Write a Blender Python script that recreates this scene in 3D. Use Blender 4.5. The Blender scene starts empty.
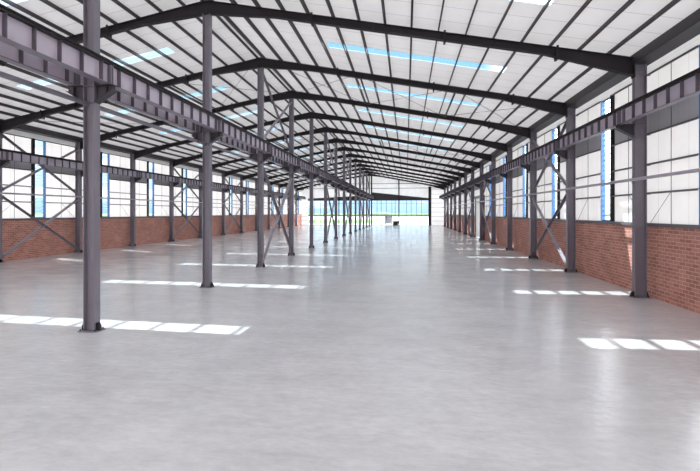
import bpy, math, random
from mathutils import Vector, Matrix
random.seed(7)
C = bpy.context.scene.collection
SC = bpy.context.scene

# ------------------------------------------------------------------ layout
S = 6.0            # bay
D0 = 9.364         # depth of frame 0
NF = 14            # end wall stands at frame 14
def FY(k): return D0 + S * k
END = FY(NF)
YB = -9.0          # how far the hall is built behind the camera
XC = -7.37         # middle column row / ridge
XR = 7.45          # inner face of right wall columns
XL = -22.35        # inner face of left wall columns
WR, WL = 8.02, -22.92   # cladding planes
SL = 0.19
def ztop(x): return 10.70 - SL * abs(x - XC)      # top of rafters
PUR = 0.17
def zroof(x): return ztop(x) + PUR + 0.02
ZG = 5.70          # underside of crane girders
GH = 0.48
ZGM = 5.79         # the same, middle row
BRACED = (2, 5, 7, 10, 12)
ORD = ['zeroth','first','second','third','fourth','fifth','sixth','seventh','eighth','ninth','tenth','eleventh','twelfth','thirteenth','fourteenth','fifteenth','sixteenth','seventeenth','eighteenth']

# ------------------------------------------------------------------ materials
def new_mat(name):
    m = bpy.data.materials.new(name); m.use_nodes = True
    nt = m.node_tree; nt.nodes.clear()
    out = nt.nodes.new('ShaderNodeOutputMaterial')
    return m, nt, out
def N(nt, typ, **kw):
    n = nt.nodes.new(typ)
    for k, v in kw.items():
        if k in n.inputs: n.inputs[k].default_value = v
        else: setattr(n, k, v)
    return n
def L(nt, a, b): nt.links.new(a, b)
def rgb(r, g, b): return (r, g, b, 1.0)
def s2l(r, g, b):
    f = lambda c: ((c/255+.055)/1.055)**2.4 if c/255 > .04045 else c/255/12.92
    return (f(r), f(g), f(b), 1.0)

def painted(name, col, rough=.45, var=.12, metallic=0.0, scale=2.5, spec=.5):
    m, nt, out = new_mat(name)
    p = N(nt, 'ShaderNodeBsdfPrincipled'); p.inputs['Roughness'].default_value = rough
    p.inputs['Metallic'].default_value = metallic
    p.inputs['Specular IOR Level'].default_value = spec
    tc = N(nt, 'ShaderNodeTexCoord'); no = N(nt, 'ShaderNodeTexNoise'); no.inputs['Scale'].default_value = scale; no.inputs['Detail'].default_value = 4
    L(nt, tc.outputs['Object'], no.inputs['Vector'])
    mx = N(nt, 'ShaderNodeMix', data_type='RGBA')
    mx.inputs[6].default_value = tuple(c*(1-var) for c in col[:3]) + (1,)
    mx.inputs[7].default_value = tuple(min(1, c*(1+var)) for c in col[:3]) + (1,)
    L(nt, no.outputs['Fac'], mx.inputs[0]); L(nt, mx.outputs[2], p.inputs['Base Color'])
    L(nt, p.outputs[0], out.inputs[0])
    return m

M = {}
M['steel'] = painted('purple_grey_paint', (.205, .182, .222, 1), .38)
M['bracket_shade'] = painted('dark_purple_shaded_bracket_paint', (.055, .045, .056, 1), .45)  # corbels coloured darker to carry the shade under the girders
M['stiffener_shade'] = painted('mauve_grey_shaded_stiffener_paint', (.13, .11, .135, 1), .45)  # shade on the stiffener faces put into their colour
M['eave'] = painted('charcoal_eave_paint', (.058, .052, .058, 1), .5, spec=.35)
M['girder'] = painted('mauve_grey_lit_web_paint', (.58, .515, .605, 1), .4)  # web coloured lighter, as if lit from the opposite wall
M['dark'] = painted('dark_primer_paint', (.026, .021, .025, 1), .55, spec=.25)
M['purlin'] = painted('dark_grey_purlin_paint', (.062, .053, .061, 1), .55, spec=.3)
M['pipe'] = painted('pale_mauve_pipe_and_lit_diagonal_paint', (.42, .39, .44, 1), .35)
M['rail_grey'] = painted('mid_grey_rail_paint', (.16, .15, .17, 1), .45)
M['rod'] = painted('grey_rod', (.12, .115, .125, 1), .4)
M['blue'] = painted('blue_frame_paint', (.045, .17, .42, 1), .4)
M['black'] = painted('black_plastic', (.01, .01, .011, 1), .5)
M['shutter'] = painted('pale_grey_shutter', (.82, .82, .83, 1), .4, .04)
M['white_metal'] = painted('white_bar_paint', (.62, .66, .70, 1), .4, .05)
M['brown_shade'] = painted('dark_brown_shade_band', (.035, .027, .028, 1), .6)  # shadow colour for the band over the gable glazing
M['crate'] = painted('grey_container_paint', (.04, .04, .043, 1), .6)
M['concrete_out'] = painted('pale_yard_concrete', (.68, .67, .65, 1), .8, .08, scale=.3)
M['grass'] = painted('mown_grass', (.11, .21, .05, 1), .9, .35, scale=.8)
M['hedge'] = painted('hedge_green', (.05, .10, .025, 1), .9, .5, scale=2)

def brick_mat():
    m, nt, out = new_mat('red_brick')
    p = N(nt, 'ShaderNodeBsdfPrincipled'); p.inputs['Roughness'].default_value = .85
    tc = N(nt, 'ShaderNodeTexCoord')
    sep = N(nt, 'ShaderNodeSeparateXYZ'); L(nt, tc.outputs['Object'], sep.inputs[0])
    cmb = N(nt, 'ShaderNodeCombineXYZ'); L(nt, sep.outputs['Y'], cmb.inputs['X']); L(nt, sep.outputs['Z'], cmb.inputs['Y'])
    b = N(nt, 'ShaderNodeTexBrick'); L(nt, cmb.outputs[0], b.inputs['Vector'])
    b.inputs['Color1'].default_value = rgb(.44, .18, .14); b.inputs['Color2'].default_value = rgb(.62, .28, .22)
    b.inputs['Mortar'].default_value = rgb(.78, .53, .45)
    b.inputs['Scale'].default_value = 1; b.inputs['Mortar Size'].default_value = .009; b.inputs['Mortar Smooth'].default_value = .2
    b.inputs['Bias'].default_value = -.1; b.inputs['Brick Width'].default_value = .29; b.inputs['Row Height'].default_value = .1125
    no = N(nt, 'ShaderNodeTexNoise'); no.inputs['Scale'].default_value = 1.2; no.inputs['Detail'].default_value = 5
    L(nt, tc.outputs['Object'], no.inputs['Vector'])
    mr = N(nt, 'ShaderNodeMapRange'); mr.inputs['To Min'].default_value = .72; mr.inputs['To Max'].default_value = 1.25
    L(nt, no.outputs['Fac'], mr.inputs['Value'])
    mx = N(nt, 'ShaderNodeMix', data_type='RGBA', blend_type='MULTIPLY'); mx.inputs[0].default_value = 1
    L(nt, b.outputs['Color'], mx.inputs[6]); L(nt, mr.outputs[0], mx.inputs[7]); L(nt, mx.outputs[2], p.inputs['Base Color'])
    bm = N(nt, 'ShaderNodeBump'); bm.inputs['Strength'].default_value = .5; bm.inputs['Distance'].default_value = .01; bm.invert = True
    L(nt, b.outputs['Fac'], bm.inputs['Height']); L(nt, bm.outputs[0], p.inputs['Normal'])
    L(nt, p.outputs[0], out.inputs[0])
    return m
M['brick'] = brick_mat()

def sheet_mat(name, col, trans, tcol, axis, pitch, line, offset=0.0, ldark=.6, rough=.6):
    """thin sheet: diffuse + a share of diffuse transmission; fine dark lap lines every `pitch` metres along one axis"""
    m, nt, out = new_mat(name)
    tc = N(nt, 'ShaderNodeTexCoord'); sep = N(nt, 'ShaderNodeSeparateXYZ'); L(nt, tc.outputs['Object'], sep.inputs[0])
    ad = N(nt, 'ShaderNodeMath', operation='ADD'); ad.inputs[1].default_value = offset + 1000*pitch; L(nt, sep.outputs[axis], ad.inputs[0])
    md = N(nt, 'ShaderNodeMath', operation='MODULO'); md.inputs[1].default_value = pitch; L(nt, ad.outputs[0], md.inputs[0])
    lt = N(nt, 'ShaderNodeMath', operation='LESS_THAN'); lt.inputs[1].default_value = line; L(nt, md.outputs[0], lt.inputs[0])
    no = N(nt, 'ShaderNodeTexNoise'); no.inputs['Scale'].default_value = .9; no.inputs['Detail'].default_value = 5; L(nt, tc.outputs['Object'], no.inputs['Vector'])
    mr = N(nt, 'ShaderNodeMapRange'); mr.inputs['To Min'].default_value = .88; mr.inputs['To Max'].default_value = 1.1; L(nt, no.outputs['Fac'], mr.inputs['Value'])
    sb = N(nt, 'ShaderNodeMath', operation='MULTIPLY'); sb.inputs[1].default_value = -ldark; L(nt, lt.outputs[0], sb.inputs[0])
    a2 = N(nt, 'ShaderNodeMath', operation='ADD'); a2.inputs[1].default_value = 1; L(nt, sb.outputs[0], a2.inputs[0])
    ml = N(nt, 'ShaderNodeMath', operation='MULTIPLY'); L(nt, a2.outputs[0], ml.inputs[0]); L(nt, mr.outputs[0], ml.inputs[1])
    def tint(c):
        mx = N(nt, 'ShaderNodeMix', data_type='RGBA', blend_type='MULTIPLY'); mx.inputs[0].default_value = 1
        mx.inputs[6].default_value = c; L(nt, ml.outputs[0], mx.inputs[7]); return mx.outputs[2]
    p = N(nt, 'ShaderNodeBsdfPrincipled'); p.inputs['Roughness'].default_value = rough; L(nt, tint(col), p.inputs['Base Color'])
    p.inputs['Specular IOR Level'].default_value = .3
    if trans > 0:
        t = N(nt, 'ShaderNodeBsdfTranslucent'); L(nt, tint(tcol), t.inputs['Color'])
        ms = N(nt, 'ShaderNodeMixShader'); ms.inputs[0].default_value = trans
        L(nt, p.outputs[0], ms.inputs[1]); L(nt, t.outputs[0], ms.inputs[2]); L(nt, ms.outputs[0], out.inputs[0])
    else: L(nt, p.outputs[0], out.inputs[0])
    return m
M['roof'] = sheet_mat('white_roof_liner', (.72, .715, .735, 1), .07, (1.0, .965, .945, 1), 'Y', 1.0, .022, .15, .45)
M['daylight'] = sheet_mat('white_daylight_sheet', (.90, .885, .875, 1), .082, (1.0, .98, .975, 1), 'Y', 1.5, .02, 0, .25)
M['daylight_left'] = sheet_mat('white_daylight_sheet_denser', (.90, .885, .875, 1), .20, (1.0, .98, .975, 1), 'Y', 1.5, .02, 0, .25)
M['shutter'] = sheet_mat('pale_grey_shutter_slats', (.80, .80, .81, 1), .055, (1, 1, 1, 1), 'Z', .118, .012, 0, .25)
M['clad'] = sheet_mat('grey_wall_sheet', (.47, .47, .48, 1), 0, None, 'Y', .5, .012, 0, .3)
M['clad_light'] = sheet_mat('light_grey_wall_sheet', (.62, .615, .63, 1), .08, (.9, .9, .9, 1), 'Z', .11, .012, 0, .2)
M['end_sheet'] = sheet_mat('white_gable_sheet', (.8, .79, .8, 1), .12, (.95, .95, .95, 1), 'X', 1.0, .02, 0, .2)
M['front_sheet'] = sheet_mat('white_translucent_gable_sheet', (.85, .84, .85, 1), .38, (1, .98, .98, 1), 'X', 1.0, .02, 0, .2)
M['end_sheet_h'] = sheet_mat('white_gable_sheet_banded', (.85, .85, .85, 1), .14, (.97, .97, .97, 1), 'Z', .95, .07, 0, .6)

def pane_mat(name, tint, rough=.05, body=.06, bodycol=(.8, .9, 1, 1)):
    m, nt, out = new_mat(name)
    t = N(nt, 'ShaderNodeBsdfTransparent'); t.inputs['Color'].default_value = tint
    g = N(nt, 'ShaderNodeBsdfGlossy'); g.inputs['Roughness'].default_value = rough
    d = N(nt, 'ShaderNodeBsdfTranslucent'); d.inputs['Color'].default_value = bodycol
    fc = N(nt, 'ShaderNodeLayerWeight'); fc.inputs['Blend'].default_value = .5
    pw = N(nt, 'ShaderNodeMath', operation='POWER'); pw.inputs[1].default_value = 4; L(nt, fc.outputs['Facing'], pw.inputs[0])
    lw = N(nt, 'ShaderNodeMath', operation='MULTIPLY_ADD'); lw.inputs[1].default_value = .45; lw.inputs[2].default_value = .03; L(nt, pw.outputs[0], lw.inputs[0])
    a = N(nt, 'ShaderNodeMixShader'); a.inputs[0].default_value = body; L(nt, t.outputs[0], a.inputs[1]); L(nt, d.outputs[0], a.inputs[2])
    b = N(nt, 'ShaderNodeMixShader'); L(nt, lw.outputs[0], b.inputs[0]); L(nt, a.outputs[0], b.inputs[1]); L(nt, g.outputs[0], b.inputs[2])
    L(nt, b.outputs[0], out.inputs[0])
    return m
M['glass'] = pane_mat('window_glass', (.93, .97, 1, 1))
M['skyglass'] = pane_mat('blue_tinted_rooflight_sheet', (.66, .78, .83, 1), .2, .05)

def floor_mat():
    m, nt, out = new_mat('polished_grey_concrete')
    p = N(nt, 'ShaderNodeBsdfPrincipled')
    tc = N(nt, 'ShaderNodeTexCoord')
    mp = N(nt, 'ShaderNodeMapping'); mp.inputs['Scale'].default_value = (.6, 1.1, 1); mp.inputs['Rotation'].default_value = (0, 0, .12); L(nt, tc.outputs['Object'], mp.inputs[0])
    n1 = N(nt, 'ShaderNodeTexNoise'); n1.inputs['Scale'].default_value = 1.6; n1.inputs['Detail'].default_value = 9; n1.inputs['Roughness'].default_value = .66; L(nt, mp.outputs[0], n1.inputs['Vector'])
    n2 = N(nt, 'ShaderNodeTexNoise'); n2.inputs['Scale'].default_value = .22; n2.inputs['Detail'].default_value = 4; L(nt, tc.outputs['Object'], n2.inputs['Vector'])
    ad = N(nt, 'ShaderNodeMath', operation='ADD'); L(nt, n1.outputs['Fac'], ad.inputs[0]); L(nt, n2.outputs['Fac'], ad.inputs[1])
    mp5 = N(nt, 'ShaderNodeMapping'); mp5.inputs['Scale'].default_value = (3.2, 6, 1); mp5.inputs['Rotation'].default_value = (0, 0, -.1); L(nt, tc.outputs['Object'], mp5.inputs[0])
    n5 = N(nt, 'ShaderNodeTexNoise'); n5.inputs['Scale'].default_value = 1.3; n5.inputs['Detail'].default_value = 8; n5.inputs['Roughness'].default_value = .7; L(nt, mp5.outputs[0], n5.inputs['Vector'])
    a5 = N(nt, 'ShaderNodeMath', operation='MULTIPLY_ADD'); a5.inputs[1].default_value = .9; L(nt, n5.outputs['Fac'], a5.inputs[0]); L(nt, ad.outputs[0], a5.inputs[2])
    cr = N(nt, 'ShaderNodeMapRange'); cr.inputs['From Min'].default_value = 1.02; cr.inputs['From Max'].default_value = 1.88; L(nt, a5.outputs[0], cr.inputs['Value'])
    mx = N(nt, 'ShaderNodeMix', data_type='RGBA'); mx.inputs[6].default_value = rgb(.59, .588, .603); mx.inputs[7].default_value = rgb(.90, .90, .92)
    L(nt, cr.outputs[0], mx.inputs[0]); L(nt, mx.outputs[2], p.inputs['Base Color'])
    rr = N(nt, 'ShaderNodeMapRange'); rr.inputs['From Min'].default_value = .3; rr.inputs['From Max'].default_value = .7; rr.inputs['To Min'].default_value = .09; rr.inputs['To Max'].default_value = .21
    n3 = N(nt, 'ShaderNodeTexNoise'); n3.inputs['Scale'].default_value = 1.1; n3.inputs['Detail'].default_value = 7; L(nt, mp.outputs[0], n3.inputs['Vector'])
    L(nt, n3.outputs['Fac'], rr.inputs['Value']); L(nt, rr.outputs[0], p.inputs['Roughness'])
    bm = N(nt, 'ShaderNodeBump'); bm.inputs['Strength'].default_value = .28; bm.inputs['Distance'].default_value = .03
    n4 = N(nt, 'ShaderNodeTexNoise'); n4.inputs['Scale'].default_value = 9; n4.inputs['Detail'].default_value = 6; L(nt, mp.outputs[0], n4.inputs['Vector'])
    a6 = N(nt, 'ShaderNodeMath', operation='MULTIPLY_ADD'); a6.inputs[1].default_value = .5; L(nt, n5.outputs['Fac'], a6.inputs[0]); L(nt, n4.outputs['Fac'], a6.inputs[2]); L(nt, a6.outputs[0], bm.inputs['Height']); L(nt, bm.outputs[0], p.inputs['Normal'])
    p.inputs['Specular IOR Level'].default_value = .5
    L(nt, p.outputs[0], out.inputs[0])
    return m
M['floor'] = floor_mat()

# ------------------------------------------------------------------ mesh helpers
class MB:
    def __init__(s): s.v = []; s.f = []
    def box(s, x0, x1, y0, y1, z0, z1):
        o = len(s.v)
        s.v += [(x, y, z) for z in (z0, z1) for y in (y0, y1) for x in (x0, x1)]
        s.f += [tuple(o+i for i in q) for q in ((0,2,3,1),(4,5,7,6),(0,1,5,4),(2,6,7,3),(0,4,6,2),(1,3,7,5))]
        return s
    def quad(s, *p):
        o = len(s.v); s.v += list(p); s.f.append(tuple(range(o, o+len(p)))); return s
    def prism(s, poly, axis, a0, a1):
        """poly of 2D points extruded along an axis: x -> (y,z), y -> (x,z), z -> (x,y)"""
        def P(p, a): return (a, p[0], p[1]) if axis == 'x' else (p[0], a, p[1]) if axis == 'y' else (p[0], p[1], a)
        o = len(s.v); n = len(poly)
        s.v += [P(p, a0) for p in poly] + [P(p, a1) for p in poly]
        s.f.append(tuple(o+i for i in range(n))); s.f.append(tuple(o+n+i for i in reversed(range(n))))
        for i in range(n):
            j = (i+1) % n; s.f.append((o+i, o+n+i, o+n+j, o+j))
        return s
    def bar(s, a, b, w, h, up=(0, 0, 1)):
        """rectangular bar from a to b: w sideways, h along up"""
        a = Vector(a); b = Vector(b); d = (b-a).normalized(); u = Vector(up)
        if abs(d.dot(u)) > .99: u = Vector((0, 1, 0))
        sd = d.cross(u).normalized(); u = sd.cross(d).normalized()
        o = len(s.v)
        for p in (a, b):
            for i, j in ((-1,-1),(1,-1),(1,1),(-1,1)): s.v.append(tuple(p + sd*(w/2*i) + u*(h/2*j)))
        s.f += [tuple(o+i for i in q) for q in ((3,2,1,0),(4,5,6,7),(0,1,5,4),(1,2,6,5),(2,3,7,6),(3,0,4,7))]
        return s
    def tube(s, a, b, r, n=10):
        a = Vector(a); b = Vector(b); d = (b-a).normalized(); u = Vector((0,0,1))
        if abs(d.dot(u)) > .99: u = Vector((0,1,0))
        sd = d.cross(u).normalized(); u = sd.cross(d)
        o = len(s.v)
        for p in (a, b):
            for i in range(n):
                t = 2*math.pi*i/n; s.v.append(tuple(p + sd*(r*math.cos(t)) + u*(r*math.sin(t))))
        for i in range(n):
            j = (i+1) % n; s.f.append((o+i, o+j, o+n+j, o+n+i))
        s.f.append(tuple(o+i for i in reversed(range(n)))); s.f.append(tuple(o+n+i for i in range(n)))
        return s
    def build(s, name, mat, parent=None, smooth=False, bevel=0):
        me = bpy.data.meshes.new(name); me.from_pydata(s.v, [], s.f); me.update()
        import bmesh
        bm = bmesh.new(); bm.from_mesh(me); bmesh.ops.recalc_face_normals(bm, faces=bm.faces)
        if bevel: bmesh.ops.bevel(bm, geom=list(bm.edges), offset=bevel, segments=1, affect='EDGES', clamp_overlap=True)
        bm.to_mesh(me); bm.free()
        if smooth:
            for p in me.polygons: p.use_smooth = len(p.vertices) == 4
        me.materials.append(mat)
        o = bpy.data.objects.new(name, me); C.objects.link(o)
        if parent: o.parent = parent
        return o

def tag(o, label=None, cat=None, group=None, kind=None):
    if label: o['label'] = label
    if cat: o['category'] = cat
    if group: o['group'] = group
    if kind: o['kind'] = kind
    return o
def empty(name, loc=(0, 0, 0), rz=0):
    e = bpy.data.objects.new(name, None); C.objects.link(e); e.location = loc; e.rotation_euler = (0, 0, rz); e.empty_display_size = .2
    return e
def dup(root, loc, rz=None):
    r = root.copy(); C.objects.link(r); r.location = loc
    if rz is not None: r.rotation_euler = (0, 0, rz)
    for ch in list(root.children):
        c = ch.copy(); C.objects.link(c); c.parent = r
        for g in list(ch.children):
            d = g.copy(); C.objects.link(d); d.parent = c
    return r

# ------------------------------------------------------------------ the setting: floor, ground
tag(MB().box(WL, WR, YB, END+.15, -.15, 0).build('floor', M['floor']), 'polished pale grey concrete floor of the hall', 'floor', kind='structure')
def ground():
    m = MB()
    m.box(-160, WL-.02, -40, 318, -.30, -.12); m.box(WR+.02, 160, -40, 318, -.30, -.12)
    m.box(WL-.02, WR+.02, END+.16, 318, -.30, -.12); m.box(WL-.02, WR+.02, -40, YB-.02, -.30, -.12)
    return m
tag(ground().build('ground_yard', M['concrete_out']), 'pale sunlit concrete yard outside the hall', 'ground', kind='structure')
tag(MB().box(-120, -9, 112, 175, -.11, -.09).box(-900, 900, 318.02, 1200, -.35, -.14).build('ground_lawn', M['grass']), 'green field beyond the yard outside the gable windows', 'grass', kind='structure')

# ------------------------------------------------------------------ side walls
DOOR_K = 6
def strip_range(k): return FY(k) + S*.460, FY(k) + S*.589   # clear opening of the strip window in bay k
ZB, ZS = 2.34, 2.45
ZL1, ZT0, ZT1 = 5.40, 6.12, 7.36
def side_wall(side):
    right = side == 'right'
    W = WR if right else WL
    sg = 1 if right else -1             # outward
    wall = tag(empty('wall_' + side, (W, 0, 0)), ('right' if right else 'left') + ' long side wall, red brick below and white sheeting above', 'wall', kind='structure')
    # openings along y
    ks = list(range(-3, NF))
    opens = []
    for k in ks:
        if right and k == DOOR_K: continue
        opens.append(strip_range(k))
    dr = (FY(DOOR_K)+.40, FY(DOOR_K+1)-.30)
    # brick plinth (with real thickness), interrupted by the door on the right
    spans = [(YB, END)]
    if right: spans = [(YB, dr[0]), (dr[1], END)]
    b = MB()
    for a, c in spans: b.box(-.14*sg if sg > 0 else .0, .14 if sg > 0 else .14, a, c, 0, ZB) if False else b.box(min(-.02*sg, .20*sg), max(-.02*sg, .20*sg), a, c, 0, ZB)
    b.build('brick_plinth', M['brick'], wall)
    s = MB()
    for a, c in spans: s.box(min(-.10*sg, .21*sg), max(-.10*sg, .21*sg), a, c, ZB, ZS)
    s.build('sill_channel', M['rail_grey'], wall)
    # sheets between the openings
    segs = []; y = YB
    for a, c in opens:
        if a > y: segs.append((y, a))
        y = c
    segs.append((y, END))
    lo, mid, up, top = MB(), MB(), MB(), MB()
    zt = zroof(W) + .02
    for a, c in segs:
        cut = [(a, c)]
        if right and a < dr[0] and c > dr[1]:
            cut = [(a, dr[0]), (dr[1], c)]
            lo.quad((0, dr[0], 4.62), (0, dr[1], 4.62), (0, dr[1], ZL1), (0, dr[0], ZL1))
        for p, q in cut: lo.quad((0, p, ZS), (0, q, ZS), (0, q, ZL1), (0, p, ZL1))
        mid.quad((0, a, ZL1), (0, c, ZL1), (0, c, ZT0), (0, a, ZT0))
        up.quad((0, a, ZT0), (0, c, ZT0), (0, c, ZT1), (0, a, ZT1))
    top.quad((0, YB, ZT1), (0, END, ZT1), (0, END, zt), (0, YB, zt))
    dm = M['daylight'] if right else M['daylight_left']
    lo.build('daylight_sheet', dm, wall); up.build('daylight_sheet', dm, wall)
    mid.build('grey_sheet', M['clad'], wall); top.build('eave_sheet', M['clad_light'], wall)
    # rails (C sections) between the strip windows, inside the sheets
    for a, c in segs:
        if c < 6: continue
        for z in (3.45, 4.40, ZL1, ZT1):
            pr = [(a, c)]
            if right and z < 4.6 and a < dr[0] and c > dr[1]: pr = [(a, dr[0]), (dr[1], c)]
            for p, q in pr:
                r = MB(); x0, x1 = -.12*sg, -.01*sg
                r.box(min(x0, x1), max(x0, x1), p+.04, q-.20, z-.008, z+.008)
                r.box(min(x0, x0+.012*sg), max(x0, x0+.012*sg), p+.04, q-.20, z-.055, z+.008)
                r.build('wall_rail', M['rail_grey'], wall)
        # thin sag rods
        ks_ = [FY(k)+o for k in range(0, NF) for o in (S*.22, S*.80)]
        for yy in ks_:
            if a+.3 < yy < c-.3 and yy < FY(9) and not (right and dr[0]-.3 < yy < dr[1]+.3):
                t = MB().tube((-.1*sg, yy, ZS), (-.1*sg, yy, ZT1), .011, 6)
                t.tube((-.1*sg, yy, 3.43), (-.1*sg, yy + (1.2 if (yy-D0) % S < S/2 else -1.1)*-1, ZS+.02), .008, 6)
                t.build('sag_rod', M['rod'], wall)
    return wall, opens, dr
WALLS = {}
for sd in ('left', 'right'): WALLS[sd] = side_wall(sd)

# strip windows
wn = 0
def strip_window(side, k, n):
    right = side == 'right'; W = WR if right else WL; sg = 1 if right else -1
    a, c = strip_range(k)
    w = empty('window_%d' % n, (W, a, ZS))
    c -= a
    H = ZT1 - ZS
    X = lambda p, q: (min(p*sg, q*sg), max(p*sg, q*sg))
    fr = MB()
    x0, x1 = X(-.10, .06)
    fr.box(x0, x1, c-.03, c+.025, 0, H)          # far jamb, blue
    x0, x1 = X(-.02, .06)
    fr.box(x0, x1, 0, c-.03, H-.05, H); fr.box(x0, x1, 0, c-.03, 0, .05)
    fr.build('window_frame', M['blue'], w)
    x0, x1 = X(-.09, .06)
    MB().box(x0, x1, -.18, 0.0, -.02, H+.02).build('window_post', M['dark'], w)
    g = MB(); x0, x1 = X(.0, .05)
    zz = .22
    while zz < H-.1:
        g.box(x0, x1, 0, c-.012, zz-.012, zz+.012); zz += .205
    g.build('glazing_bar', M['white_metal'], w)
    MB().quad((.055*sg, 0, .04), (.055*sg, c, .04), (.055*sg, c, H-.04), (.055*sg, 0, H-.04)).build('window_pane', M['glass'], w)
    vis = (k - 1) if not right else k + 1
    tag(w, 'tall narrow strip window with blue frame in the %s wall, %s from the camera' % (side, ORD[max(1, vis)]), 'window', kind='structure')
for side in ('right', 'left'):
    for k in range(0 if side == 'right' else 2, NF):
        if side == 'right' and k == DOOR_K: continue
        wn += 1; strip_window(side, k, wn)
# bays outside the picture still have panes in their openings
for side in ('right', 'left'):
    for k in ((-3, -2, -1) if side == 'right' else (-3, -2, -1, 0, 1)):
        wn += 1; strip_window(side, k, wn)

# roller shutter door
def roller_door():
    a, c = WALLS['right'][2]
    d = tag(empty('door_1', (WR, a, 0)), 'tall pale grey roller shutter door in the right brick wall', 'door', kind='structure')
    w = c - a
    m = MB()
    for i in range(37): z = .02 + i*.118; m.quad((-.05, .1, z), (-.05, w-.1, z), (-.065, w-.1, z+.03), (-.065, .1, z+.03)).quad((-.065, .1, z+.03), (-.065, w-.1, z+.03), (-.065, w-.1, z+.09), (-.065, .1, z+.09)).quad((-.065, .1, z+.09), (-.065, w-.1, z+.09), (-.05, w-.1, z+.118), (-.05, .1, z+.118))
    m.build('shutter_curtain', M['shutter'], d)
    MB().box(-.16, .02, 0, .1, 0, 4.6).build('door_jamb', M['rail_grey'], d)
    MB().box(-.16, .02, w-.1, w, 0, 4.6).build('door_jamb', M['rail_grey'], d)
    MB().box(-.30, .02, 0.1, w-.1, 4.36, 4.62).build('shutter_box', M['rail_grey'], d)
roller_door()

# ------------------------------------------------------------------ roof
SKY_HALF = .35
def sky_y(k): return FY(k) + S*.55
SKY_R = (XC + 3.98, XC + 11.45)
SKY_L = (XC - 11.0, XC - 3.3)
def roof():
    m = MB()
    ks = range(0, NF)
    for (xa, xb), sk in (((WL-.25, XC), SKY_L), ((XC, WR+.25), SKY_R)):
        ys = [YB]
        for k in ks:
            for e in (-SKY_HALF, SKY_HALF):
                y = sky_y(k) + e
                if y > YB: ys.append(y)
        ys.append(END+.3)
        xs = [xa, sk[0], sk[1], xb]
        for j in range(len(ys)-1):
            mid = (ys[j]+ys[j+1])/2
            hole = any(abs(mid - sky_y(k)) < SKY_HALF for k in ks)
            for i in range(3):
                if hole and i == 1: continue
                m.quad((xs[i], ys[j], zroof(xs[i])), (xs[i+1], ys[j], zroof(xs[i+1])), (xs[i+1], ys[j+1], zroof(xs[i+1])), (xs[i], ys[j+1], zroof(xs[i])))
    return m
tag(roof().build('ceiling', M['roof']), 'white profiled sheet roof on dark purlins', 'roof', kind='structure')
def skylight(side, k):
    sk = SKY_R if side == 'right' else SKY_L
    y = sky_y(k); xm = (sk[0]+sk[1])/2
    global wn
    wn += 1
    e = empty('window_%d' % wn, (xm, y, zroof(xm)))
    z = lambda x: zroof(x) - zroof(xm) + .012
    a, b = sk[0]-xm-.02, sk[1]-xm+.02
    q = MB(); n = 24; h = SKY_HALF+.02
    for i in range(n):                               # shallow ribs along the slope
        y0, y1 = -h + 2*h*i/n, -h + 2*h*(i+1)/n
        r0, r1 = .006*(i % 2), .006*((i+1) % 2)
        q.quad((a, y0, z(a+xm)+r0), (b, y0, z(b+xm)+r0), (b, y1, z(b+xm)+r1), (a, y1, z(a+xm)+r1))
    q.build('skylight_sheet', M['skyglass'], e)
    f = MB()
    for s in (-1, 1): f.bar((a, s*(h-.01), z(a+xm)+.012), (b, s*(h-.01), z(b+xm)+.012), .03, .02)
    f.build('skylight_trim', M['white_metal'], e)
    vis = k if side == 'right' else k - 0
    tag(e, 'blue translucent skylight strip across the %s roof slope, %s from the camera' % (side, ORD[k+1]), 'skylight', 'skylight strips in the roof', 'structure')
for k in range(0, NF):
    for side in ('right', 'left'): skylight(side, k)

# purlins: one continuous line each, counted from the ridge
def purlin(x, n, side):
    y0, y1 = (YB+.1, END-.12)
    e = tag(empty('purlin', (x, y0, ztop(x))), ('dark steel purlin nearest the ridge, %s roof slope' % side) if n == 1 else
            ('dark steel purlin running the length of the %s roof slope, %s from the ridge' % (side, ORD[n])), 'purlin', 'purlins under the roof sheets')
    w = y1 - y0; s = 1 if side == 'right' else -1
    m = MB()
    m.box(-.006, .006, 0, w, 0.004, PUR-.004)
    lo, hi = ((-.04, 0), (0, .04)) if side == 'right' else ((0, .06), (-.06, 0))
    m.box(*lo, 0, w, 0.004, .014); m.box(*hi, 0, w, PUR-.016, PUR-.006)
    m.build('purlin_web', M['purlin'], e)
for side in ('right', 'left'):
    for n in range(1, 17):
        d = .10 + .933*(n-1) if side == 'right' else (.20 if n == 1 else .93 + .933*(n-2))
        purlin(XC + d if side == 'right' else XC - d, n, side)

# eave beams
for side in ('right', 'left'):
    s = 1 if side == 'right' else -1
    x = (XR if side == 'right' else XL)
    e = tag(empty('eave_beam', (x, YB+.1, 0)), 'dark channel beam along the eave over the %s wall' % side, 'beam')
    w = END - YB - .3
    m = MB(); z1 = ztop(XC+14.9)+.13
    m.box(min(-.04*s, -.02*s), max(-.04*s, -.02*s), 0, w, z1-.33, z1)
    m.box(min(-.04*s, .50*s), max(-.04*s, .50*s), 0, w, z1-.335, z1-.325)
    m.box(min(-.04*s, .06*s), max(-.04*s, .06*s), 0, w, z1-.012, z1)
    m.build('beam_channel', M['eave'], e)

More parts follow.
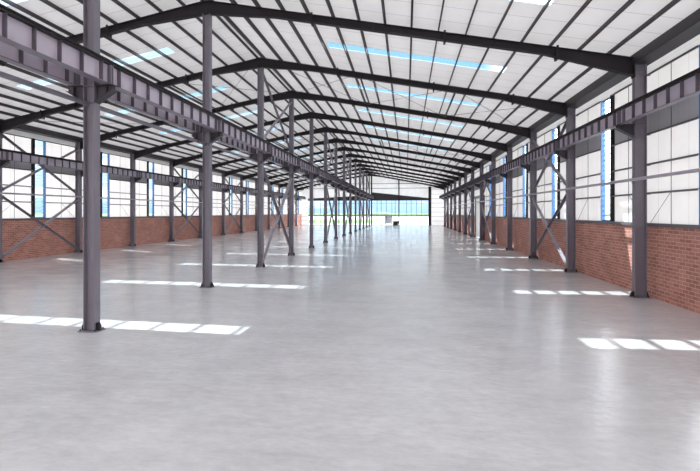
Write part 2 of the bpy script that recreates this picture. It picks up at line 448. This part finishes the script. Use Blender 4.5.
# ------------------------------------------------------------------ rafters
def rafter_depth(t):     # t = distance from ridge
    if t < 2.6: return .50 - (.50-.28)*t/2.6
    if t > 11.9: return .28 + (.60-.28)*(t-11.9)/(14.9-11.9)
    return .28
def make_rafter(s):
    TE = 14.82 if s > 0 else 14.97
    e = empty('roof_rafter', (XC, 0, 0))
    ts = [.0, 2.6, 11.9, TE]
    top = [(s*t, 10.70 - SL*t) for t in ts]; bot = [(s*t, 10.70 - SL*t - rafter_depth(t)) for t in ts]
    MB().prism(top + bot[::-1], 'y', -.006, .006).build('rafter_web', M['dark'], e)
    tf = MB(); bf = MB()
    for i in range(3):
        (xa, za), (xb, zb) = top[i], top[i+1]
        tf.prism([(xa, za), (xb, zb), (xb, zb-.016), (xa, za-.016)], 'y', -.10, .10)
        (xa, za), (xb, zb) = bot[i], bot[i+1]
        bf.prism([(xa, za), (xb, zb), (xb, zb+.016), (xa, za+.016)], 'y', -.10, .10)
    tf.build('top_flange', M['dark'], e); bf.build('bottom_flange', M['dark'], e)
    x, z0, z1 = s*(TE-.012), bot[-1][1]-.06, top[-1][1]
    MB().box(x-.012, x+.012, -.11, .11, z0, z1).build('end_plate', M['dark'], e)
    for t in (4.0, 8.7, 12.4):
        zt, d = 10.70 - SL*t, rafter_depth(t)
        b = MB().box(s*t-.035, s*t+.035, -.13, -.10, zt-d-.07, zt+.05).box(s*t-.035, s*t+.035, .10, .13, zt-d-.07, zt+.05)
        b.box(s*t-.035, s*t+.035, -.13, .13, zt-d-.085, zt-d-.07)
        b.build('fly_brace', M['dark'], e)
    for t in (6.2, 10.4):
        zt, d = 10.70 - SL*t, rafter_depth(t)
        MB().box(s*t-.01, s*t+.01, -.09, .09, zt-d+.016, zt-.016).build('web_stiffener', M['dark'], e)
    return e
for s, side in ((1, 'right'), (-1, 'left')):
    proto = make_rafter(s)
    for k in range(1, NF):
        e = proto if k == 1 else dup(proto, (XC, 0, 0))
        e.location = (XC, FY(k), 0)
        tag(e, 'dark tapered steel rafter of the %s roof slope, %s from the camera' % (side, ORD[k]), 'rafter', 'roof rafters')

# ------------------------------------------------------------------ columns
def h_section(m, d, b, z0, z1, tf=.02, tw=.014):
    m.box(-d/2, -d/2+tf, -b/2, b/2, z0, z1); m.box(d/2-tf, d/2, -b/2, b/2, z0, z1); m.box(-d/2+tf, d/2-tf, -tw/2, tw/2, z0, z1)
    return m
def base_parts(e, d, b):
    MB().box(-d/2-.10, d/2+.10, -b/2-.06, b/2+.06, 0, .022).build('base_plate', M['steel'], e, bevel=.003)
    g = lambda s: [(s*(d/2), .022), (s*(d/2+.085), .022), (s*(d/2+.08), .12), (s*(d/2+.05), .18), (s*(d/2), .20)]
    for s in (-1, 1): MB().prism(g(s), 'y', -.045, .045).build('base_gusset', M['dark'], e)
    bo = MB()
    for x in (-d/2-.045, d/2+.045):
        for y in (-b/2-.035, b/2+.035): bo.tube((x, y, .02), (x, y, .065), .014, 6)
    bo.build('anchor_bolt', M['dark'], e)
def corbel(e, s, d, reach, ZG=ZG, name='girder_bracket'):
    x0 = s*d/2; x1 = s*(d/2+reach)
    m = MB().prism([(x0, ZG-.02), (x1, ZG-.02), (x1, ZG-.13), (x0, ZG-.42)], 'y', -.008, .008)
    m.box(min(x0, x1), max(x0, x1), -.10, .10, ZG-.022, ZG-.002)
    m.prism([(x0, ZG-.42), (x1, ZG-.13), (x1, ZG-.115), (x0, ZG-.405)], 'y', -.10, .10)
    xm = (x0+x1)/2 + s*.05
    m.box(xm-.008, xm+.008, -.09, .09, ZG-.24, ZG-.02)
    m.build(name, M['bracket_shade'], e)
def make_mid():
    e = empty('steel_column'); d, b = .28, .21
    h_section(MB(), d, b, .022, 10.70-.47).build('column_shaft', M['steel'], e, bevel=.003)
    base_parts(e, d, b)
    for s in (-1, 1): corbel(e, s, d, .46, ZGM)
    m = MB()
    for z in (ZGM-.02, ZGM-.42, 6.3): m.box(-d/2+.02, d/2-.02, -b/2+.005, b/2-.005, z-.008, z+.008)
    m.build('column_stiffener', M['steel'], e)
    MB().box(-.2, .2, -.11, .11, 10.70-.50, 10.70-.472).build('cap_plate', M['dark'], e)
    return e
def make_side(s):           # s = +1: right wall (hall is towards -x)
    e = empty('steel_column'); d, b = .36, .20
    h_section(MB(), d, b, .022, 7.93).build('column_shaft', M['steel'], e, bevel=.003)
    base_parts(e, d, b)
    corbel(e, -s, d, .55)
    m = MB()
    for z in (ZG-.02, ZG-.42, 7.33): m.box(-d/2+.02, d/2-.02, -b/2+.005, b/2-.005, z-.008, z+.008)
    m.build('column_stiffener', M['steel'], e)
    for z in (3.45, 4.40, ZL1, ZT1):
        x0, x1 = s*d/2, s*(d/2+.14)
        MB().box(min(x0, x1), max(x0, x1), -.05, .05, z-.07, z-.058).build('rail_cleat', M['steel'], e)
    k = MB().box(min(-s*(d/2), -s*(d/2+.03)), max(-s*(d/2), -s*(d/2+.03)), -.05, .05, 3.72, 3.98)
    k.prism([(-s*(d/2), 3.66), (-s*(d/2+.05), 3.80), (-s*(d/2+.05), 3.82), (-s*(d/2), 3.82)], 'y', -.04, .04)
    k.build('pipe_bracket', M['steel'], e)
    return e
XRC, XLC = XR + .18, XL - .18
pm = make_mid()
for k in range(0, NF):
    e = pm if k == 0 else dup(pm, (0, 0, 0))
    e.location = (XC, FY(k), 0)
    lab = 'purple-grey steel column in the middle row, %s from the camera' % ORD[k+1]
    if k == 0: lab = 'nearest and tallest purple-grey steel column, in the middle row'
    if k == NF-1: lab = 'farthest purple-grey steel column of the middle row, by the gable windows'
    tag(e, lab, 'column', 'columns of the middle row')
pr = make_side(1)
for k in range(1, NF):
    e = pr if k == 1 else dup(pr, (0, 0, 0))
    e.location = (XRC, FY(k), 0)
    tag(e, 'purple-grey steel column against the right brick wall, %s from the camera' % ORD[k], 'column', 'columns of the right wall')
pl = make_side(-1)
for k in range(2, NF):
    e = pl if k == 2 else dup(pl, (0, 0, 0))
    e.location = (XLC, FY(k), 0)
    tag(e, 'purple-grey steel column against the left brick wall, %s from the camera' % ORD[k-1], 'column', 'columns of the left wall')

# ------------------------------------------------------------------ crane girders and rails
def make_girder():
    e = empty('crane_girder'); l = S - .02
    MB().box(-.006, .006, 0, l, .018, GH-.018).build('girder_web', M['girder'], e)
    MB().box(-.11, .11, 0, l, GH-.018, GH).build('top_flange', M['dark'], e)
    MB().box(-.10, .10, 0, l, 0, .018).build('bottom_flange', M['steel'], e)
    me = None
    for i in range(10):
        y = .30 + i*(l-.6)/9
        if me is None:
            o = MB().box(-.095, -.006, -.008, .008, .018, GH-.018).box(.006, .095, -.008, .008, .018, GH-.018).build('web_stiffener', M['stiffener_shade'], e); me = o
        else:
            o = me.copy(); C.objects.link(o); o.parent = e
        o.location = (0, y, 0)
    for y in (.02, l-.02):
        MB().box(-.10, -.006, y-.012, y+.012, .018, GH-.018).box(.006, .10, y-.012, y+.012, .018, GH-.018).build('end_stiffener', M['steel'], e)
    return e
pg = make_girder()
first = True
ROWS = [('along the right wall', XR - .40, 0, 'right wall', 1),
        ('of the middle row, aisle side', XC + .43, -1, 'middle row', 0),
        ('of the middle row, far side', XC - .43, -1, 'middle row', 0),
        ('along the left wall', XL + .36, 1, 'left wall', 2)]
for desc, x, k0, row, f0 in ROWS:
    for k in range(k0, NF):
        e = pg if first else dup(pg, (0, 0, 0)); first = False
        e.location = (x, FY(k)+(.01 if k < NF-1 else -.0), ZGM if row == 'middle row' else ZG)
        i = k - f0 + 1           # ordinal of the column at its near end
        if i < 1: lab = 'mauve-grey crane girder %s, nearest the camera, before the first column' % desc
        elif k == NF-1: lab = 'mauve-grey crane girder %s, farthest, running into the gable wall' % desc
        else: lab = 'mauve-grey crane girder %s, from %s to %s column' % (desc, ORD[i], ORD[i+1])
        if k == NF-1: e.scale.y = .955
        tag(e, lab, 'girder', 'crane girders')
    y0 = FY(k0)
    r = MB()
    l = END - y0 - .15
    r.prism([(-.055, 0), (.055, 0), (.055, .015), (.012, .03), (.012, .075), (.035, .085), (.035, .115), (-.035, .115), (-.035, .085), (-.012, .075), (-.012, .03), (-.055, .015)], 'y', 0, l)
    o = r.build('crane_rail', M['dark']); o.location = (x, y0+.05, (ZGM if row == 'middle row' else ZG)+GH)
    tag(o, 'dark crane rail on top of the girders %s' % desc, 'rail', 'crane rails')

# ------------------------------------------------------------------ tie pipes
for side, x, y0 in (('right', XR-.085, YB+.2), ('left', XL+.085, YB+.2)):
    o = MB().tube((0, 0, 0), (0, END-y0-.3, 0), .05, 12).build('tie_pipe', M['pipe'], smooth=True); o.location = (x, y0, 3.87)
    tag(o, 'long pale tie pipe running in front of the %s wall columns' % side, 'pipe')
tp = None
for k in range(-1, NF-1):
    if tp is None:
        tp = empty('tie_pipe')
        MB().tube((0, .16, 0), (0, S-.16, 0), .055, 12).build('pipe_tube', M['steel'], tp, smooth=True)
        for y, s in ((.16, -1), (S-.16, 1)): MB().box(-.01, .01, min(y-s*.08, y+s*.06), max(y-s*.08, y+s*.06), -.07, .07).build('end_lug', M['steel'], tp)
        e = tp
    else: e = dup(tp, (0, 0, 0))
    e.location = (XC, FY(k), 5.33)
    tag(e, 'pipe strut under the middle crane girders, ' + ('before the first column' if k < 0 else 'from the %s to the %s column' % (ORD[k+1], ORD[k+2])), 'pipe', 'pipe struts of the middle row')

# ------------------------------------------------------------------ cross bracing in wall planes
def make_brace(z0, z1, w=.10, v=1):
    e = empty('cross_brace'); l = S - .34
    a0, a1 = .17, .17 + l
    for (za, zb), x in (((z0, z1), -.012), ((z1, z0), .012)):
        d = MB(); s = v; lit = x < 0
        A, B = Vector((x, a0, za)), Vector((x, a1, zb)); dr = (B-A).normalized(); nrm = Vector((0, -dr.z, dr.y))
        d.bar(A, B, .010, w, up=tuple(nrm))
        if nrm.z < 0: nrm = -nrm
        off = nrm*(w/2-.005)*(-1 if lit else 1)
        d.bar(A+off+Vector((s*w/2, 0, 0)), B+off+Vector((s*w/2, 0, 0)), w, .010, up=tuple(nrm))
        d.build('diagonal_angle', M['pipe'] if lit else M['steel'], e)  # light caught by one diagonal is painted in with the paler colour
    for y, sy in ((a0, 1), (a1, -1)):
        for z, sz in ((z0, 1), (z1, -1)):
            MB().prism([(y-sy*.06, z-sz*.10), (y+sy*.20, z-sz*.05), (y+sy*.20, z+sz*.10), (y+sy*.05, z+sz*.24), (y-sy*.06, z+sz*.24)], 'x', -.006, .006).build('gusset_plate', M['steel'], e)
    zm, ym = (z0+z1)/2, (a0+a1)/2
    MB().box(-.008, .008, ym-.10, ym+.10, zm-.10, zm+.10).build('crossing_plate', M['steel'], e)
    return e
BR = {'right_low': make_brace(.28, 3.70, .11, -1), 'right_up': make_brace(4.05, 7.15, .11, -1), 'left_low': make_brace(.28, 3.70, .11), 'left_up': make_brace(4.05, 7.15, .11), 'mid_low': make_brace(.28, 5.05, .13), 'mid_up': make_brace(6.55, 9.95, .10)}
used = set()
def place_brace(kind, x, k, lab):
    p = BR[kind]
    e = p if kind not in used else dup(p, (0, 0, 0)); used.add(kind)
    e.location = (x, FY(k), 0)
    tag(e, lab, 'brace', 'cross braces between columns')
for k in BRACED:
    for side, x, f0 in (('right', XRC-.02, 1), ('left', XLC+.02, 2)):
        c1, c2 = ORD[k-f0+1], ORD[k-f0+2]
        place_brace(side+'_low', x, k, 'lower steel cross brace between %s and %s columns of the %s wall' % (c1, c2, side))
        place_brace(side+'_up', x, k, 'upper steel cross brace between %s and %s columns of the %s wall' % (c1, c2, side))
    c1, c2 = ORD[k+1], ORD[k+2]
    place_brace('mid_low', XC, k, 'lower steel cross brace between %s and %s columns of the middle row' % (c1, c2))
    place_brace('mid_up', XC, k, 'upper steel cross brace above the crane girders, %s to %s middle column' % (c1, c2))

# roof plane rod bracing and struts in the braced bays
PAN = [(.35, 5.0), (5.0, 9.7), (9.7, 14.3)]
PN = ['upper', 'middle', 'lower']
for k in (2, 5, 7):
    for s, side in ((1, 'right'), (-1, 'left')):
        for (t0, t1), pn in zip(PAN, PN):
            e = tag(empty('roof_rod_brace', (XC+s*t0, FY(k), ztop(XC+t0)-.12)), 'thin crossed rods under the %s part of the %s roof slope, %s bay' % (pn, side, ORD[k+1]), 'brace', 'rod bracing under the roof')
            dx, dz = s*(t1-t0), -SL*(t1-t0)
            MB().tube((0, .02, 0), (dx, S-.02, dz), .012, 6).build('brace_rod', M['rod'], e)
            MB().tube((0, S-.02, .03), (dx, .02, dz+.03), .012, 6).build('brace_rod', M['rod'], e)
        for t in (5.0, 9.7):
            o = MB().tube((0, .01, 0), (0, S-.01, 0), .05, 10).build('roof_strut', M['purlin'], smooth=True)
            o.location = (XC+s*(t+.08), FY(k), ztop(XC+t)-.12)
            tag(o, 'tubular strut under the %s roof slope, %s bay, %s' % (side, ORD[k+1], 'nearer the ridge' if t < 6 else 'nearer the eave'), 'strut', 'struts under the roof')

# ------------------------------------------------------------------ gable end wall
GT = 5.45
def end_wall():
    e = tag(empty('wall_back', (0, END, 0)), 'far gable wall, white sheeting over tall glazing', 'wall', kind='structure')
    # right bay sheets
    m = MB()
    m.quad((XC, 0, GT), (5.32, 0, GT), (5.32, 0, zroof(5.32)), (XC, 0, zroof(XC)))
    m.quad((WL, 0, GT), (XC, 0, GT), (XC, 0, zroof(XC)), (WL, 0, zroof(WL)))
    m.build('gable_sheet', M['end_sheet'], e)
    MB().quad((5.3, 0, 0), (WR, 0, 0), (WR, 0, zroof(WR)), (5.3, 0, zroof(5.3))).build('banded_sheet', M['end_sheet_h'], e)
    MB().quad((WL, 0, 0), (-21.4, 0, 0), (-21.4, 0, GT), (WL, 0, GT)).build('banded_sheet', M['end_sheet_h'], e)
    # dark sloping panels stand in for the shadow band above the glazing
    MB().prism([(XC+.1, GT), (4.75, GT), (4.75, 5.85), (XC+.1, 7.15)], 'y', -.10, -.02).build('shade_band', M['brown_shade'], e)
    MB().prism([(XC-.1, GT), (-21.4, GT), (-21.4, 5.85), (XC-.1, 6.5)], 'y', -.10, -.02).build('shade_band', M['brown_shade'], e)
    MB().box(4.72, 5.32, -.25, -.01, 0, zroof(5)-.25).build('gable_post', M['dark'], e)
    MB().box(XC-.14, XC+.14, -.22, 0, 0, zroof(XC)-.1).build('gable_post', M['dark'], e)
    MB().box(-1.62, -1.38, -.24, 0, 0, zroof(-1.5)-.02).build('gable_post', M['dark'], e)
    MB().box(-14.6, -14.4, -.24, 0, 0, zroof(-14.5)-.02).build('gable_post', M['dark'], e)
    for z in (8.0, 9.0): 
        h = MB(); 
        xr = XC + (zroof(XC)-z)/SL - .1
        h.box(2*XC-xr if 2*XC-xr > WL else WL+.2, xr, -.12, -.02, z-.05, z+.05); h.build('gable_rail', M['rail_grey'], e)
    return e
end_wall()
f = tag(empty('wall_front', (0, YB, 0)), 'near gable wall of white sheeting behind the camera', 'wall', kind='structure')
MB().quad((WL, 0, 0), (WR, 0, 0), (WR, 0, zroof(WR)), (XC, 0, zroof(XC)), (WL, 0, zroof(WL))).build('gable_sheet', M['front_sheet'], f)
def gable_window(n, x0, x1, posts, lab):
    w = tag(empty('window_%d' % n, (x0, END, 0)), lab, 'window', kind='structure')
    W = x1 - x0
    f = MB()
    f.box(0, W, -.08, .04, 2.0, 2.14); f.box(0, W, -.08, .04, GT-.08, GT+.02); f.box(0, W, -.08, .04, 0, .08)
    f.box(0, W, -.05, .03, 4.75, 4.79)
    for p in posts: f.box(p-x0-.035, p-x0+.035, -.07, .04, .08, GT-.08)
    f.build('window_frame', M['dark'], w)
    MB().quad((0, 0, .06), (W, 0, .06), (W, 0, GT-.04), (0, 0, GT-.04)).build('window_pane', M['glass'], w)
gable_window(wn+1, XC+.14, 4.72, [-6.2, -5.3, -4.2, -3.0, -2.3, .1, 1.1, 2.2, 3.3], 'wide glazed gable opening at the far end of the aisle')
gable_window(wn+2, -21.4, XC-.14, [-20, -18.6, -17.2, -15.8, -13.1, -11.7, -10.3, -9.0], 'wide glazed gable opening behind the middle columns')

# things at the far end
b = tag(empty('wheeled_bin', (-2.18, END-1.2, 0)), 'small black bin standing on the floor before the far gable window', 'bin')
MB().prism([(-.52, .10), (.52, .10), (.60, .92), (-.60, .92)], 'y', -.45, .45).build('bin_body', M['black'], b, bevel=.02)
MB().prism([(-.63, .92), (.63, .92), (.60, 1.0), (-.60, 1.0)], 'y', -.5, .5).build('bin_lid', M['black'], b, bevel=.01)
for x in (-.4, .4): MB().tube((x, -.40, .09), (x, -.30, .09), .09, 12).build('bin_wheel', M['black'], b); 
for x in (-.4, .4): MB().tube((x, .30, .09), (x, .40, .09), .09, 12).build('bin_wheel', M['black'], b)
b = tag(empty('site_container', (-4.3, END+14, -.12)), 'grey container standing in the yard outside the far gable window', 'container')
cb = MB().box(-.85, .85, -1.2, 1.2, .25, 2.3)
for i in range(8): cb.box(-.8+i*.21, -.72+i*.21, -1.225, -1.2, .3, 2.25)
cb.build('container_body', M['crate'], b)
MB().box(-.88, .88, -1.23, 1.23, 2.3, 2.36).build('container_roof', M['crate'], b)
for x in (-.7, .7): MB().box(x-.12, x+.12, -1.2, 1.2, 0, .25).build('container_skid', M['black'], b)
# hedge on the horizon
def hedge():
    m = MB(); random.seed(3)
    nx = 240; xs = [-200 + 400*i/nx for i in range(nx+1)]
    prof = lambda i: 1.7 + .2*math.sin(i*.31) + .2*math.sin(i*.117+1) + random.uniform(-.15, .15)
    top = [prof(i) for i in range(nx+1)]
    base = len(m.v)
    for i, x in enumerate(xs):
        j = random.uniform(-.4, .4)
        for (dy, fz) in ((-1.6+j, 0), (-1.9+j, .45), (-1.2, .9), (0, 1.0), (1.2, .85), (1.5, 0)): m.v.append((x, dy, top[i]*fz))
    for i in range(nx):
        for q in range(5):
            a = base + i*6 + q; m.f.append((a, a+6, a+7, a+1))
    return m
h = hedge().build('hedge', M['hedge']); h.location = (0, 322, -.14)
tag(h, 'long dark green hedge on the horizon beyond the yard', 'hedge')

# ------------------------------------------------------------------ light: sun + sky
SUN = Vector((.71, -.278, -1.0)).normalized()
sd = bpy.data.lights.new('sun', 'SUN'); sd.energy = 5.2; sd.angle = math.radians(.6); sd.color = (1, .965, .925)
so = bpy.data.objects.new('sun', sd); C.objects.link(so)
so.rotation_euler = SUN.to_track_quat('-Z', 'Y').to_euler(); so.location = (-40, 40, 60)
w = bpy.data.worlds.new('sky'); SC.world = w; w.use_nodes = True
nt = w.node_tree; nt.nodes.clear()
out = nt.nodes.new('ShaderNodeOutputWorld'); bg = N(nt, 'ShaderNodeBackground')
tc = N(nt, 'ShaderNodeTexCoord'); sep = N(nt, 'ShaderNodeSeparateXYZ'); L(nt, tc.outputs['Generated'], sep.inputs[0])
ramp = N(nt, 'ShaderNodeValToRGB')
el = ramp.color_ramp.elements
el[0].position = 0; el[0].color = (.24, .44, .62, 1); el[1].position = 1; el[1].color = (.14, .36, .64, 1)
x = el.new(.06); x.color = (.42, .62, .80, 1)
x = el.new(.30); x.color = (.13, .40, .62, 1)
L(nt, sep.outputs['Z'], ramp.inputs[0])
mpn = N(nt, 'ShaderNodeMapping'); mpn.inputs['Scale'].default_value = (1, 1, 7); L(nt, tc.outputs['Generated'], mpn.inputs[0])
no = N(nt, 'ShaderNodeTexNoise'); no.inputs['Scale'].default_value = 3.4; no.inputs['Detail'].default_value = 7; L(nt, mpn.outputs[0], no.inputs['Vector'])
cr = N(nt, 'ShaderNodeMapRange'); cr.inputs['From Min'].default_value = .52; cr.inputs['From Max'].default_value = .70; L(nt, no.outputs['Fac'], cr.inputs['Value'])
dp = N(nt, 'ShaderNodeVectorMath', operation='DOT_PRODUCT'); dp.inputs[1].default_value = tuple(-SUN); L(nt, tc.outputs['Generated'], dp.inputs[0])
gl = N(nt, 'ShaderNodeMapRange'); gl.inputs['From Min'].default_value = .60; gl.inputs['From Max'].default_value = 1.0; gl.inputs['To Max'].default_value = .9; L(nt, dp.outputs['Value'], gl.inputs['Value'])
mxx = N(nt, 'ShaderNodeMath', operation='MAXIMUM'); L(nt, cr.outputs[0], mxx.inputs[0]); L(nt, gl.outputs[0], mxx.inputs[1])
mc = N(nt, 'ShaderNodeMix', data_type='RGBA'); mc.inputs[7].default_value = (1.7, 1.68, 1.66, 1)
L(nt, mxx.outputs[0], mc.inputs[0]); L(nt, ramp.outputs[0], mc.inputs[6])
# unseen cloud bank added on the right to brighten windows and floor reflections
n2 = N(nt, 'ShaderNodeVectorMath', operation='MULTIPLY'); n2.inputs[1].default_value = (1, 1, 0); L(nt, tc.outputs['Generated'], n2.inputs[0])
n3 = N(nt, 'ShaderNodeVectorMath', operation='NORMALIZE'); L(nt, n2.outputs[0], n3.inputs[0])
s2 = N(nt, 'ShaderNodeSeparateXYZ'); L(nt, n3.outputs[0], s2.inputs[0])
def smooth(src, a, b):
    n = N(nt, 'ShaderNodeMapRange', interpolation_type='SMOOTHSTEP'); n.inputs['From Min'].default_value = a; n.inputs['From Max'].default_value = b
    L(nt, src, n.inputs['Value']); return n.outputs[0]
def mul(a, b):
    n = N(nt, 'ShaderNodeMath', operation='MULTIPLY'); L(nt, a, n.inputs[0]); L(nt, b, n.inputs[1]); return n.outputs[0]
bank = mul(mul(smooth(s2.outputs['X'], .16, .36), smooth(sep.outputs['Z'], .03, .12)), smooth(sep.outputs['Z'], .62, .40))
bank = mul(bank, smooth(no.outputs['Fac'], .30, .48))
mb = N(nt, 'ShaderNodeMix', data_type='RGBA'); mb.inputs[7].default_value = (11.0, 10.8, 10.6, 1)
# a clear blue gap ahead; unseen white overcast added behind to whiten the light
def inv(a):
    n = N(nt, 'ShaderNodeMath', operation='SUBTRACT'); n.inputs[0].default_value = 1; L(nt, a, n.inputs[1]); return n.outputs[0]
gap = mul(mul(mul(smooth(s2.outputs['Y'], .80, .93), smooth(sep.outputs['Z'], .10, .2)), smooth(sep.outputs['Z'], .75, .6)), smooth(s2.outputs['X'], -.45, -.25))
back = mul(smooth(s2.outputs['Y'], .1, -.5), smooth(sep.outputs['Z'], .95, .6))
mcl = mul(mxx.outputs[0], inv(gap)); L(nt, mcl, mc.inputs[0])
mk = N(nt, 'ShaderNodeMix', data_type='RGBA'); mk.inputs[7].default_value = (.92, .92, .95, 1); L(nt, back, mk.inputs[0]); L(nt, mc.outputs[2], mk.inputs[6])
L(nt, bank, mb.inputs[0]); L(nt, mk.outputs[2], mb.inputs[6])
L(nt, mb.outputs[2], bg.inputs['Color']); bg.inputs['Strength'].default_value = 1.0
L(nt, bg.outputs[0], out.inputs[0])

# ------------------------------------------------------------------ camera
cd = bpy.data.cameras.new('camera'); cam = bpy.data.objects.new('camera', cd); C.objects.link(cam)
cd.sensor_width = 36; cd.lens = 432.7/700*36; cd.shift_y = -23/700; cd.clip_end = 2000; cd.clip_start = .05
cam.location = (0, 0, 2.794); cam.rotation_euler = (math.radians(90), 0, .1287)
SC.camera = cam
SC.view_settings.view_transform = 'Standard'; SC.view_settings.look = 'None'; SC.view_settings.gamma = 1; SC.view_settings.exposure = .85
SC.cycles.diffuse_bounces = 6; SC.cycles.max_bounces = 12; SC.cycles.transparent_max_bounces = 16
